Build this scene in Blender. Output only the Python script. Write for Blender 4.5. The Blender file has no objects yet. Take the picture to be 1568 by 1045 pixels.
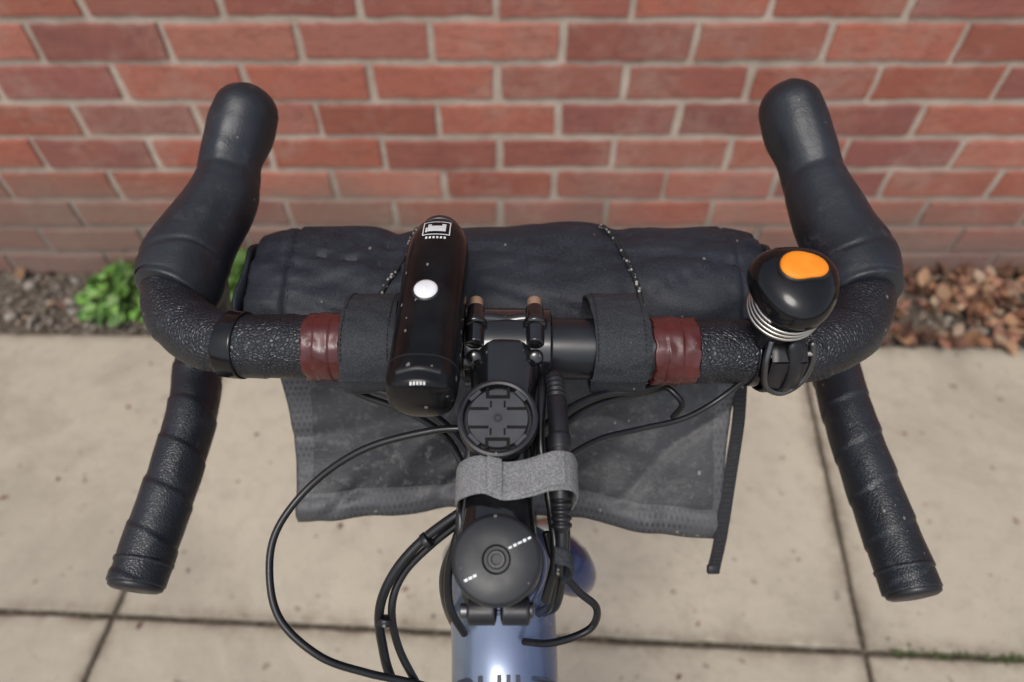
import bpy, bmesh, math, random
from mathutils import Vector, Matrix, noise
from mathutils.bvhtree import BVHTree
random.seed(7)
R=math.radians
scene=bpy.context.scene
scene.view_settings.view_transform='Standard'
scene.view_settings.look='None'
scene.view_settings.exposure=0

# ------------------------------------------------------------------ helpers
def empty(name):
    o=bpy.data.objects.new(name,None); scene.collection.objects.link(o); o.empty_display_size=.05; return o
def add(name,verts,faces,mat=None,parent=None,smooth=True,cols=None,sharp=None):
    me=bpy.data.meshes.new(name)
    me.from_pydata([tuple(v) for v in verts],[],faces); me.update()
    if mat:
        me.materials.append(mat)
    if smooth:
        me.polygons.foreach_set('use_smooth',[True]*len(me.polygons))
        if sharp: me.set_sharp_from_angle(angle=R(sharp))
    if cols:
        a=me.color_attributes.new(name='Col',type='FLOAT_COLOR',domain='POINT')
        a.data.foreach_set('color',[c for v in cols for c in (v[0],v[1],v[2],1.0)])
    o=bpy.data.objects.new(name,me); scene.collection.objects.link(o)
    if parent: o.parent=parent
    return o
class MB:
    def __init__(s): s.v=[]; s.f=[]; s.c=[]
    def put(s,v,f,c=None):
        b=len(s.v); s.v+= [tuple(x) for x in v]; s.f+=[tuple(b+i for i in q) for q in f]
        if c: s.c+=[c]*len(v)
    def obj(s,name,mat,parent=None,smooth=True,sharp=None):
        return add(name,s.v,s.f,mat,parent,smooth,s.c or None,sharp)
def crom(pts,t):
    n=len(pts)-1; i=min(int(t),n-1); f=t-i
    p1=pts[i];p2=pts[i+1]
    p0=pts[i-1] if i>0 else tuple(2*a-b for a,b in zip(p1,p2))
    p3=pts[i+2] if i+2<=n else tuple(2*a-b for a,b in zip(p2,p1))
    return tuple(.5*(2*b+(c-a)*f+(2*a-5*b+4*c-d)*f*f+(3*b-a-3*c+d)*f**3) for a,b,c,d in zip(p0,p1,p2,p3))
def tubegeo(pts,rad,n=24,ds=.004,spiral=None,caps=(1,1),ry=1.0,fixed=False,rfun=None,exp=2.0):
    if not hasattr(rad,'__len__'): rad=[rad]*len(pts)
    P4=[tuple(p)+(r,) for p,r in zip(pts,rad)]
    fine=[crom(P4,i*(len(pts)-1)/(60.0*(len(pts)-1))) for i in range(60*(len(pts)-1)+1)]
    S=[0]
    for a,b in zip(fine,fine[1:]): S.append(S[-1]+(Vector(a[:3])-Vector(b[:3])).length)
    L=S[-1]; m=max(2,int(L/ds)); samp=[];j=0
    for i in range(m+1):
        s=L*i/m
        while j<len(S)-2 and S[j+1]<s: j+=1
        f=(s-S[j])/max(1e-9,S[j+1]-S[j]); f=min(max(f,0),1)
        samp.append((tuple(a+(b-a)*f for a,b in zip(fine[j],fine[j+1])),s))
    C=[Vector(q[0][:3]) for q in samp]; Rr=[q[0][3] for q in samp]; SS=[q[1] for q in samp]
    T=[]
    for i in range(len(C)):
        a=C[max(i-1,0)]; b=C[min(i+1,len(C)-1)]; T.append((b-a).normalized())
    U=[];u=None
    for i,t in enumerate(T):
        if fixed or u is None:
            ref=Vector((0,0,1)) if abs(t.z)<.93 else Vector((0,1,0))
            u=(ref-t*ref.dot(t)).normalized()
        else:
            u=(u-t*u.dot(t)).normalized()
        U.append(u)
    rings=[]
    if caps[0]:
        for k in range(7):
            a=(math.pi/2)*(1-k/7.0)
            rings.append((C[0]-T[0]*Rr[0]*math.sin(a)*caps[0],max(Rr[0]*math.cos(a),Rr[0]*.02),T[0],U[0],0))
    for i in range(len(C)): rings.append((C[i],Rr[i],T[i],U[i],SS[i]))
    if caps[1]:
        for k in range(1,8):
            a=(math.pi/2)*(k/7.0)
            rings.append((C[-1]+T[-1]*Rr[-1]*math.sin(a)*caps[1],max(Rr[-1]*math.cos(a),Rr[-1]*.02),T[-1],U[-1],L))
    V=[];F=[]
    for (c,r,t,u,s) in rings:
        w=t.cross(u)
        for k in range(n):
            th=2*math.pi*k/n
            rr=r
            if spiral: rr=r+spiral[0]*(((s/spiral[1]+th/(2*math.pi))%1.0)-.5)
            if rfun: rr=rfun(r,s,th)
            cu,sw=math.cos(th),math.sin(th)
            if exp!=2.0:
                q=(abs(cu)**exp+abs(sw)**exp)**(-1/exp); cu*=q; sw*=q
            V.append(c+u*(cu*rr*ry)+w*(sw*rr))
    m=len(rings)
    for i in range(m-1):
        for k in range(n):
            a=i*n+k;b=i*n+(k+1)%n
            F.append((a,b,b+n,a+n))
    F.append(tuple(range(n-1,-1,-1))); F.append(tuple((m-1)*n+k for k in range(n)))
    return V,F
def tube(name,pts,rad,mat,parent=None,sharp=None,**k):
    V,F=tubegeo(pts,rad,**k); return add(name,V,F,mat,parent,True,None,sharp)
def revolve(profile,n=48,M=None):
    V=[];F=[]
    for r,z in profile:
        for k in range(n):
            a=2*math.pi*k/n; v=Vector((max(r,1e-5)*math.cos(a),max(r,1e-5)*math.sin(a),z))
            V.append(M@v if M else v)
    for i in range(len(profile)-1):
        for k in range(n):
            a=i*n+k;b=i*n+(k+1)%n; F.append((a,b,b+n,a+n))
    return V,F
def boxgeo(c,s,rot=None,bev=.0):
    hx,hy,hz=[q/2 for q in s]; b=min(bev,hx*.9,hy*.9,hz*.9)
    M=rot if rot else Matrix.Identity(3)
    V=[];F=[]
    lv=[(-hz,-b),(-hz+b,0),(hz-b,0),(hz,-b)] if b>0 else [(-hz,0),(hz,0)]
    for z,o in lv:
        x=hx+o;y=hy+o
        if b>0: q=[(-x+b,-y),(x-b,-y),(x,-y+b),(x,y-b),(x-b,y),(-x+b,y),(-x,y-b),(-x,-y+b)]
        else: q=[(-x,-y),(x,-y),(x,y),(-x,y)]
        V+=[Vector(c)+M@Vector((a,d,z)) for a,d in q]
    n=8 if b>0 else 4
    for i in range(len(lv)-1):
        for k in range(n):
            a=i*n+k;bb=i*n+(k+1)%n;F.append((a,bb,bb+n,a+n))
    F.append(tuple(range(n-1,-1,-1)));F.append(tuple((len(lv)-1)*n+k for k in range(n)))
    return V,F
def frame_to(axis,origin,up=Vector((0,1,0))):
    z=Vector(axis).normalized(); x=(up-z*up.dot(z)).normalized(); y=z.cross(x)
    return Matrix.Translation(Vector(origin))@Matrix((x,y,z)).transposed().to_4x4()

# ------------------------------------------------------------------ materials
class NT:
    def __init__(s,name):
        s.m=bpy.data.materials.new(name); s.m.use_nodes=True; s.t=s.m.node_tree
        s.b=s.t.nodes['Principled BSDF']; s.co=s.t.nodes.new('ShaderNodeTexCoord').outputs['Object']
    def n(s,ty,**k):
        q=s.t.nodes.new(ty)
        for a,v in k.items(): setattr(q,a,v)
        return q
    def l(s,a,b): s.t.links.new(a,b)
    def noise(s,sc,det=3,rough=.55,co=None,dist=0):
        q=s.n('ShaderNodeTexNoise'); q.inputs['Scale'].default_value=sc;q.inputs['Detail'].default_value=det;q.inputs['Roughness'].default_value=rough
        q.inputs['Distortion'].default_value=dist
        s.l(co or s.co,q.inputs['Vector']); return q.outputs['Fac']
    def ramp(s,f,a,b,c0=(0,0,0),c1=(1,1,1)):
        q=s.n('ShaderNodeValToRGB'); e=q.color_ramp.elements
        e[0].position=a;e[1].position=b;e[0].color=(*c0,1);e[1].color=(*c1,1); s.l(f,q.inputs[0]); return q.outputs[0]
    def mix(s,f,a,b,mode='MIX'):
        q=s.n('ShaderNodeMix',data_type='RGBA',blend_type=mode)
        for sock,v in ((q.inputs[0],f),(q.inputs[6],a),(q.inputs[7],b)):
            if isinstance(v,(int,float)): sock.default_value=v
            elif isinstance(v,tuple): sock.default_value=(*v,1)
            else: s.l(v,sock)
        return q.outputs[2]
    def math(s,op,a,b=0.0):
        q=s.n('ShaderNodeMath',operation=op)
        for sock,v in ((q.inputs[0],a),(q.inputs[1],b)):
            if isinstance(v,(int,float)): sock.default_value=v
            else: s.l(v,sock)
        return q.outputs[0]
    def vor(s,sc,feature='F1',out='Distance'):
        q=s.n('ShaderNodeTexVoronoi',feature=feature); q.inputs['Scale'].default_value=sc; s.l(s.co,q.inputs['Vector']); return q.outputs[out]
    def bump(s,h,st,dist,prev=None):
        q=s.n('ShaderNodeBump'); q.inputs['Strength'].default_value=st;q.inputs['Distance'].default_value=dist
        s.l(h,q.inputs['Height'])
        if prev: s.l(prev,q.inputs['Normal'])
        return q.outputs['Normal']
    def specks(s,col,sc=260,size=.16,dens=.8,c=(.24,.225,.20),amt=.7):
        mp=s.n('ShaderNodeMapping'); mp.inputs['Scale'].default_value=(1.0,.62,.8); s.l(s.co,mp.inputs['Vector'])
        q=s.n('ShaderNodeTexVoronoi'); q.inputs['Scale'].default_value=sc; s.l(mp.outputs[0],q.inputs['Vector'])
        sp=s.n('ShaderNodeSeparateColor'); s.l(q.outputs['Color'],sp.inputs[0])
        lim=s.math('MULTIPLY',sp.outputs[1],size*1.5)
        near=s.math('LESS_THAN',q.outputs['Distance'],lim)
        sel=s.math('GREATER_THAN',sp.outputs[0],dens)
        f=s.math('MULTIPLY',s.math('MULTIPLY',near,sel),amt)
        return s.mix(f,col,c)
    def fin(s,col,rough,metal=0,normal=None,coat=0,spec=.5):
        b=s.b
        for nm,v in (('Base Color',col),('Roughness',rough),('Metallic',metal)):
            if isinstance(v,(int,float)): b.inputs[nm].default_value=v
            elif isinstance(v,tuple): b.inputs[nm].default_value=(*v,1)
            else: s.l(v,b.inputs[nm])
        if normal: s.l(normal,b.inputs['Normal'])
        b.inputs['Coat Weight'].default_value=coat
        b.inputs['Coat Roughness'].default_value=.08
        b.inputs['Specular IOR Level'].default_value=spec
        return s.m

def m_tape(name,bs,sc):
    t=NT(name); c=t.mix(t.ramp(t.noise(30,4),.35,.7),(.005,.0062,.0095),(.013,.0155,.022))
    c=t.mix(t.ramp(t.noise(110,4,.7),.60,.82),c,(.050,.052,.056))
    c=t.specks(c,300,.16,.95)
    e=t.vor(sc,'DISTANCE_TO_EDGE'); h=t.ramp(e,0,.22)
    c=t.mix(t.math('MULTIPLY',t.ramp(e,.0,.10,(1,1,1),(0,0,0)),bs*.8),c,(.003,.003,.004))
    nrm=t.bump(h,bs,.0005); nrm=t.bump(t.noise(80,3),.25,.0015,nrm)
    return t.fin(c,t.ramp(t.noise(40,3),.3,.7,(.31,)*3,(.46,)*3),0,nrm,0,.55)
def m_rubber():
    t=NT('hood_rubber_mat'); c=t.mix(t.ramp(t.noise(25,4),.35,.7),(.007,.009,.013),(.016,.019,.026))
    c=t.mix(t.ramp(t.noise(60,5,.75),.58,.8),c,(.050,.054,.062)); c=t.specks(c,260,.14,.97)
    nrm=t.bump(t.noise(700,2),.4,.0004); nrm=t.bump(t.noise(32,3),.35,.003,nrm)
    return t.fin(c,t.ramp(t.noise(30,3),.3,.7,(.36,)*3,(.52,)*3),0,nrm,0,.55)
def m_plastic(name,base,rough,speck=.9,bump=.1,metal=0,coat=0,spec=.5,ss=.17):
    t=NT(name); hi=tuple(min(1,b*1.5+.005) for b in base)
    c=t.mix(t.ramp(t.noise(60,4),.35,.75),base,hi)
    if speck<1: c=t.specks(c,300,ss,speck)
    nrm=t.bump(t.noise(250,3),bump,.0004)
    r=t.ramp(t.noise(45,4),.3,.75,(rough*.8,)*3,(min(1,rough*1.35+.03),)*3)
    return t.fin(c,r,metal,nrm,coat,spec)
def m_fabric(name,a,b,rough=.7,weave=900,dens=.95,spec=.35):
    t=NT(name); c=t.mix(t.ramp(t.noise(14,4,.55),.3,.72),a,b)
    c=t.mix(t.ramp(t.noise(50,5,.75),.56,.88),c,tuple(x*1.9+.015 for x in b))
    g=t.noise(weave,2,.5)
    c=t.mix(t.ramp(g,.42,.70),c,tuple(x*1.7 for x in b))
    c=t.specks(c,260,.15,dens)
    nrm=t.bump(g,.5,.0005); nrm=t.bump(t.noise(40,3),.3,.003,nrm)
    return t.fin(c,rough,0,nrm,0,spec)
TAPE=m_tape('bar_tape_mat',.60,500); TAPED=m_tape('drop_tape_mat',.28,620); RUB=m_rubber()
CARB=m_plastic('gloss_carbon_mat',(.005,.005,.006),.13,.95,.05,coat=.6)
BLK=m_plastic('black_plastic_mat',(.007,.007,.009),.38,.94,.15)
MATT=m_plastic('matt_black_alloy_mat',(.009,.010,.012),.45,.93,.1)
BARM=m_plastic('bare_bar_mat',(.007,.008,.011),.28,.95,.05)
GLOSS=m_plastic('gloss_black_mat',(.003,.003,.004),.13,.93,.04,spec=.38)
LGLOSS=m_plastic('scuffed_gloss_black_mat',(.003,.003,.0035),.19,.72,.08,spec=.30,ss=.19)
CABLE=m_plastic('cable_housing_mat',(.005,.005,.006),.3,.97,.1)
SLOTM=m_plastic('slot_shadow_mat',(.003,.003,.003),.7,1,.1,spec=.2)
MAR=m_plastic('maroon_electrical_tape_mat',(.066,.012,.011),.27,.93,.45)
STEEL=m_plastic('steel_mat',(.42,.40,.37),.3,1,.1,metal=1)
DSTEEL=m_plastic('dark_steel_mat',(.12,.12,.125),.35,1,.1,metal=1)
COPPER=m_plastic('copper_bolt_mat',(.40,.27,.18),.42,1,.3,metal=.7)
WHITEP=m_plastic('white_plastic_mat',(.70,.70,.72),.3,1,.02)
WMARK=m_plastic('white_print_mat',(.58,.58,.58),.5,1,.02)
GMARK=m_plastic('grey_print_mat',(.03,.035,.055),.5,1,.02)
ORANGE=m_plastic('orange_button_mat',(.85,.24,.008),.5,1,.05)
FAB=m_fabric('bag_fabric_mat',(.008,.009,.013),(.017,.019,.026),.55,1100,.94,.32)
FAB2=m_fabric('strap_fabric_mat',(.014,.016,.019),(.025,.027,.031),.72,1300)
GSTR=m_fabric('grey_strap_mat',(.105,.105,.105),(.165,.163,.163),.8,1500,.97)
WEB=m_fabric('webbing_mat',(.008,.008,.009),(.016,.016,.018),.7,1500)
TYRE=m_plastic('tyre_mat',(.02,.02,.02),.7,1,.3)
GR=m_plastic('mount_plate_mat',(.026,.027,.031),.45,.95,.1)

def m_frame():
    t=NT('shaded_blue_frame_paint_mat')
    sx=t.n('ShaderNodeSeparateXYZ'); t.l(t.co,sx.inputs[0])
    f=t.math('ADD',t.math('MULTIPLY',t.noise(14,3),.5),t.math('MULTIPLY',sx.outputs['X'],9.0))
    c=t.mix(t.ramp(f,.08,.5),(.19,.235,.32),(.035,.052,.15))  # tube's bright left and dark right shading mixed into the blue paint
    c=t.specks(c,260,.16,.95)
    c=t.mix(t.ramp(t.noise(90,5,.75),.58,.8),c,(.17,.17,.19))
    return t.fin(c,t.ramp(t.noise(60,4),.3,.7,(.24,)*3,(.38,)*3),.5,t.bump(t.noise(300,2),.05,.0003),.4)
FRAME=m_frame()

def m_flap():
    t=NT('coated_flap_mat')
    c=t.mix(t.ramp(t.noise(16,5,.65),.3,.72),(.022,.022,.025),(.050,.050,.054))
    c=t.mix(t.ramp(t.noise(7,3),.48,.68),c,(.013,.013,.016))
    c=t.mix(t.ramp(t.noise(40,5,.8),.56,.82),c,(.13,.13,.128))
    c=t.mix(t.ramp(t.noise(180,3,.7),.55,.75),c,(.09,.09,.09))
    uv=t.n('ShaderNodeUVMap'); sep=t.n('ShaderNodeSeparateXYZ'); t.l(uv.outputs[0],sep.inputs[0])
    U,V=sep.outputs[0],sep.outputs[1]
    k=1/.0034
    row=t.math('MULTIPLY',t.math('FLOOR',t.math('MULTIPLY',V,k)),.5)
    du=t.math('SUBTRACT',t.math('FRACT',t.math('ADD',t.math('MULTIPLY',U,k),row)),.5)
    dv=t.math('SUBTRACT',t.math('FRACT',t.math('MULTIPLY',V,k)),.5)
    d=t.math('SQRT',t.math('ADD',t.math('MULTIPLY',du,du),t.math('MULTIPLY',dv,dv)))
    dot=t.math('LESS_THAN',d,.29)
    wob=t.math('MULTIPLY',t.math('SUBTRACT',t.noise(20,2),.5),.006)
    hem=t.math('MAXIMUM',t.math('LESS_THAN',t.math('SUBTRACT',t.math('SUBTRACT',.140,t.math('ABSOLUTE',U)),wob),.014),t.math('GREATER_THAN',t.math('ADD',V,wob),.0715))
    c=t.mix(t.math('MULTIPLY',hem,.5),c,(.10,.10,.105))
    wear=t.ramp(t.noise(30,3,.6),.35,.6)
    dm=t.math('MULTIPLY',t.math('MULTIPLY',dot,hem),wear)
    c=t.mix(t.math('MULTIPLY',dm,.7),c,(.022,.022,.026))
    c=t.specks(c,230,.17,.94)
    nrm=t.bump(dm,-.5,.0006); nrm=t.bump(t.noise(500,2),.35,.0004,nrm); nrm=t.bump(t.noise(40,4),.4,.004,nrm)
    return t.fin(c,t.ramp(t.noise(20,4),.3,.7,(.40,)*3,(.60,)*3),0,nrm,0,.42)
FLAP=m_flap()

def m_brick():
    t=NT('brick_mat'); a=t.n('ShaderNodeAttribute',attribute_name='Col').outputs['Color']
    c=t.mix(t.math('MULTIPLY',t.ramp(t.noise(8,4,.65),.3,.75),.7),a,(.37,.140,.100))
    c=t.mix(t.math('MULTIPLY',t.ramp(t.noise(6,5,.78),.48,.68),.62),c,(.40,.265,.215))
    mp=t.n('ShaderNodeMapping'); mp.inputs['Scale'].default_value=(1,1,3.2); t.l(t.co,mp.inputs['Vector'])
    c=t.mix(t.math('MULTIPLY',t.ramp(t.noise(16,5,.8,co=mp.outputs[0],dist=1.5),.50,.70),.7),c,(.16,.070,.058))
    sx=t.n('ShaderNodeSeparateXYZ'); t.l(t.co,sx.inputs[0])
    z=t.math('ADD',sx.outputs['Z'],t.math('MULTIPLY',t.noise(5,4),-.28))
    z=t.math('ADD',z,t.math('MULTIPLY',sx.outputs['X'],.05))
    low=t.ramp(z,-.12,.15,(1,1,1),(0,0,0))
    c=t.mix(t.math('MULTIPLY',low,.7),c,(.20,.16,.13))
    fine=t.noise(160,3,.7)
    c=t.mix(t.math('MULTIPLY',fine,.3),c,(.20,.08,.06))
    nrm=t.bump(t.noise(60,5,.7),.6,.005)
    return t.fin(c,.88,0,nrm,0,.25)
def m_mortar():
    t=NT('mortar_mat'); c=t.mix(t.ramp(t.noise(12,5,.7),.3,.7),(.34,.27,.22),(.54,.46,.39))
    sx=t.n('ShaderNodeSeparateXYZ'); t.l(t.co,sx.inputs[0])
    z=t.math('ADD',sx.outputs['Z'],t.math('MULTIPLY',t.noise(5,4),-.25))
    c=t.mix(t.math('MULTIPLY',t.ramp(z,-.10,.2,(1,1,1),(0,0,0)),.7),c,(.16,.14,.12))
    return t.fin(c,.95,0,t.bump(t.noise(150,4,.7),.6,.003),0,.2)
def m_slab():
    t=NT('paving_mat'); a=t.n('ShaderNodeAttribute',attribute_name='Col').outputs['Color']
    c=t.mix(t.math('MULTIPLY',t.ramp(t.noise(4,5,.7),.3,.72),.7),a,(.41,.37,.295))
    c=t.mix(t.math('MULTIPLY',t.ramp(t.noise(20,5,.8),.48,.72),.6),c,(.31,.275,.22))
    c=t.mix(t.math('MULTIPLY',t.ramp(t.noise(2.2,5,.7,dist=.6),.48,.64),.6),c,(.30,.27,.22))
    c=t.mix(t.math('MULTIPLY',t.ramp(t.noise(38,2,.5),.68,.735),.75),c,(.16,.13,.10))
    c=t.mix(t.math('MULTIPLY',t.noise(300,3,.8),.35),c,(.26,.225,.18))
    e=t.n('ShaderNodeAttribute',attribute_name='Edge').outputs['Fac']
    ee=t.math('MULTIPLY',t.math('POWER',e,3.0),t.ramp(t.noise(25,4,.7),.3,.6))
    c=t.mix(t.math('MULTIPLY',ee,.75),c,(.20,.165,.125))
    nrm=t.bump(t.noise(130,4,.7),.4,.003); nrm=t.bump(t.noise(12,4),.3,.01,nrm)
    return t.fin(c,.85,0,nrm,0,.3)
def m_soil(name,a,b,bump=.9):
    t=NT(name); c=t.mix(t.ramp(t.noise(30,5,.7),.35,.68),a,b)
    v=t.ramp(t.vor(110),.15,.5,tuple(min(1,q*1.7) for q in b),a)
    c=t.mix(.5,c,v)
    return t.fin(c,.95,0,t.bump(t.noise(120,4,.7),bump,.01),0,.2)
def m_attr(name,rough,spec=.4):
    t=NT(name); a=t.n('ShaderNodeAttribute',attribute_name='Col').outputs['Color']
    c=t.mix(t.math('MULTIPLY',t.noise(80,3,.7),.4),a,(.05,.04,.02))
    return t.fin(c,rough,0,t.bump(t.noise(200,2),.3,.001),0,spec)
BRICK=m_brick();MORTAR=m_mortar();SLAB=m_slab()
SOIL=m_soil('soil_mat',(.06,.045,.034),(.25,.21,.17)); GRD=m_soil('ground_mat',(.07,.055,.04),(.18,.15,.11))
LEAFM=m_attr('dead_leaf_mat',.7);GREEN=m_attr('green_leaf_mat',.5)

# ------------------------------------------------------------------ setting
WY=1.121
add('ground',[(-40,-40,-.009),(40,-40,-.009),(40,40,-.009),(-40,40,-.009)],[(0,1,2,3)],GRD,None,False)
wall=empty('brick_wall')
mb=MB(); pal=[(.39,.125,.080),(.35,.105,.074),(.43,.165,.118),(.31,.105,.084),(.25,.105,.095),(.41,.135,.090),(.37,.15,.118),(.29,.11,.10),(.45,.19,.14)]
J=.0125
for k in range(-1,24):
    z0=-.0055+.0755*k+J/2; z1=z0+.0755-J
    off=.087 if (k%2==1) else -.0255
    for i in range(-20,20):
        x0=off+.225*i+J/2; x1=x0+.225-J
        j=lambda s=.0020: random.uniform(-s,s)
        a0,a1,b0,b1=x0+j(),x1+j(),z0+j(),z1+j(); y=WY+random.uniform(-.002,.002)
        tl=random.uniform(-.0016,.0016)
        n=5; per=[]
        for q in range(n*2): per.append((a0+(a1-a0)*q/(n*2),b0))
        for q in range(n//2): per.append((a1,b0+(b1-b0)*q/(n//2)))
        for q in range(n*2): per.append((a1-(a1-a0)*q/(n*2),b1))
        for q in range(n//2): per.append((a0,b1-(b1-b0)*q/(n//2)))
        cx,cz=(a0+a1)/2,(b0+b1)/2
        V=[];m=len(per)
        jit=[random.uniform(-.0018,.0018) for _ in per]
        for dep,ins in ((.03,0),(.003,0),(.0006,.0016),(0,.004)):
            for (px,pz),jt in zip(per,jit):
                i2=ins+jt
                sx=-1 if px>cx else 1; sz=-1 if pz>cz else 1
                V.append((px+sx*i2*(1 if abs(px-cx)>(a1-a0)/2-1e-4 else .2),y+dep,pz+tl*(px-cx)*8+sz*i2*(1 if abs(pz-cz)>(b1-b0)/2-1e-4 else .2)))
        F=[]
        for r_ in range(3):
            for q in range(m): F.append((r_*m+q,r_*m+(q+1)%m,(r_+1)*m+(q+1)%m,(r_+1)*m+q))
        F.append(tuple(3*m+q for q in range(m)))
        c=random.choice(pal); g=random.uniform(.72,1.14)
        mb.put(V,F,tuple(q*g for q in c))
mb.obj('bricks',BRICK,wall,False)
V,F=boxgeo((0,WY+.0045+.10,.880),(9.1,.20,1.86)); add('mortar',V,F,MORTAR,wall,False)
mb=MB(); CE=[]
for i in range(-5,5):
    V,F=boxgeo((.45+.9*i,WY+.105,1.835),(.892,.28,.045),None,.006); mb.put(V,F,(.42,.39,.34))
mb.obj('coping',SLAB,wall,False)

# paving
def yl(j,X):
    if j==1: return .928-.018*X
    if j==0: return .317-.0456*X
    return .317+.607*j-.048*X
def corner(i,j):
    X=-.657+.608*i; Y=0
    for _ in range(8):
        Y=yl(j,X); X=-.657+.608*i+.094*(Y-.29)
    return Vector((X,Y,0))
mb=MB(); EDGE=[]
for j in range(-8,1):
    for i in range(-8,10):
        cs=[corner(i,j),corner(i+1,j),corner(i+1,j+1),corner(i,j+1)]
        def bil(a,b): return cs[0].lerp(cs[1],a).lerp(cs[3].lerp(cs[2],a),b)
        N=22; par=[(s/N,0) for s in range(N)]+[(1,s/N) for s in range(N)]+[(1-s/N,1) for s in range(N)]+[(0,1-s/N) for s in range(N)]
        m=len(par);V=[];S_=.607
        tz=random.uniform(-.0015,.0015)
        for z,d,e in ((-.03,.0045,1),(-.004,.0045,1),(-.001,.0065,1),(0,.0095,1),(.0001,.035,.35),(.0001,.08,0)):
            for (a,b_) in par:
                p=bil(a,b_); nz=noise.noise(p*24+Vector((i,j,0)))*.0035
                dd=(d+nz*(1 if .006<d<.02 else .6 if d<.006 else 0))/S_
                q=bil(min(max(a,dd),1-dd),min(max(b_,dd),1-dd)); V.append((q.x,q.y,z+tz)); EDGE.append(e)
        F=[]
        for r_ in range(5):
            for q in range(m): F.append((r_*m+q,r_*m+(q+1)%m,(r_+1)*m+(q+1)%m,(r_+1)*m+q))
        F.append(tuple(5*m+q for q in range(m)))
        g=random.uniform(.92,1.06)
        mb.put(V,F,(.53*g,.475*g,.375*g))
pv=mb.obj('paving',SLAB,None,False)
at=pv.data.attributes.new('Edge','FLOAT','POINT'); at.data.foreach_set('value',[float(e) for e in EDGE])

# soil strip
V=[];F=[];nx,ny=420,22
for a in range(ny+1):
    for c in range(nx+1):
        x=-4.2+8.4*c/nx; y0=yl(1,x)-.004; y=y0+(WY+.008-y0)*a/ny
        z=-.006+.010*noise.noise(Vector((x*9,y*9,0)))+.008*noise.noise(Vector((x*40,y*40,1)))+(a/ny)*.012
        if a==0: z=-.012
        V.append((x,y,z))
for a in range(ny):
    for c in range(nx):
        q=a*(nx+1)+c; F.append((q,q+1,q+nx+2,q+nx+1))
add('soil',V,F,SOIL,None,True)
mb=MB()
lp=[(.36,.17,.09),(.45,.26,.15),(.22,.10,.06),(.12,.06,.04),(.50,.36,.25),(.30,.15,.10),(.40,.19,.13),(.15,.07,.05)]
def leaf(mb,p,s,w,rot,tilt,curl,col,n=4):
    M=Matrix.Rotation(rot,3,'Z')@Matrix.Rotation(tilt,3,'Y')@Matrix.Rotation(random.uniform(-.5,.5),3,'X')
    V=[];F=[]
    for k in range(n+1):
        t=k/n; hw=w*math.sin(math.pi*(.06+.9*t))**.8
        for sgn in (-1,0,1):
            V.append(Vector(p)+M@Vector((s*(t-.1),sgn*hw,curl*(t*t)*s+abs(sgn)*hw*.35)))
    for k in range(n):
        for q in (0,1):
            a=k*3+q; F.append((a,a+1,a+4,a+3))
    mb.put(V,F,col)
def soily(x,r): return yl(1,x)+(WY-yl(1,x))*r
for _ in range(2300):
    x=random.uniform(.42,2.2) if random.random()<.94 else random.uniform(-2.2,.4)
    r=random.uniform(-.03,.97); y=soily(x,r)
    if noise.noise(Vector((x*14,y*14,7)))<-.18: continue
    col=random.choice(lp); g=random.uniform(.5,1.2)
    s=random.uniform(.016,.042)
    leaf(mb,(x,y,random.uniform(.004,.026)),s,s*random.uniform(.25,.48),random.uniform(0,6.28),random.uniform(-.6,.5),random.uniform(-.5,.8),tuple(c*g for c in col),5)
lp2=[(.34,.30,.25),(.22,.18,.14),(.42,.37,.31),(.12,.09,.06),(.30,.22,.16)]
for _ in range(2400):
    x=random.uniform(-2.2,1.6); y=soily(x,random.uniform(.0,.97)); s=random.uniform(.006,.022)
    g=random.uniform(.6,1.2)
    leaf(mb,(x,y,random.uniform(-.002,.010)),s,s*random.uniform(.12,.4),random.uniform(0,6.28),random.uniform(-.5,.5),random.uniform(-.4,.6),tuple(c*g for c in random.choice(lp2)),3)
for _ in range(46):
    x=random.uniform(-1.3,1.3); y=random.uniform(.1,.9); s=random.uniform(.004,.013)
    leaf(mb,(x,y,.003),s,s*.3,random.uniform(0,6.28),0,.2,tuple(c*.8 for c in random.choice(lp)),3)
mb.obj('leaf_litter',LEAFM,None,True)
mb=MB()
for _ in range(1300):
    x=random.uniform(-2.2,2.2); y=soily(x,random.uniform(.02,.97)); s=random.uniform(.002,.008) if random.random()<.93 else random.uniform(.010,.018)
    V,F=revolve([(0,-s*.5),(s*.8,-s*.3),(s,0),(s*.75,s*.4),(0,s*.55)],7,Matrix.Translation((x,y,.003))@Matrix.Rotation(random.random()*6,4,'Z')@Matrix.Diagonal((1,random.uniform(.6,1),1,1)))
    g=random.uniform(.5,1.2); mb.put(V,F,(.34*g,.30*g,.26*g))
for _ in range(60):
    s=random.uniform(.0015,.004); x=random.uniform(-1.3,1.3); y=random.uniform(.1,.9)
    V,F=revolve([(0,-s*.5),(s*.8,-s*.3),(s,0),(s*.75,s*.4),(0,s*.55)],6,Matrix.Translation((x,y,s*.5)))
    g=random.uniform(.4,1.2); mb.put(V,F,(.34*g,.30*g,.26*g))
mb.obj('gravel',LEAFM,None,True)
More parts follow.
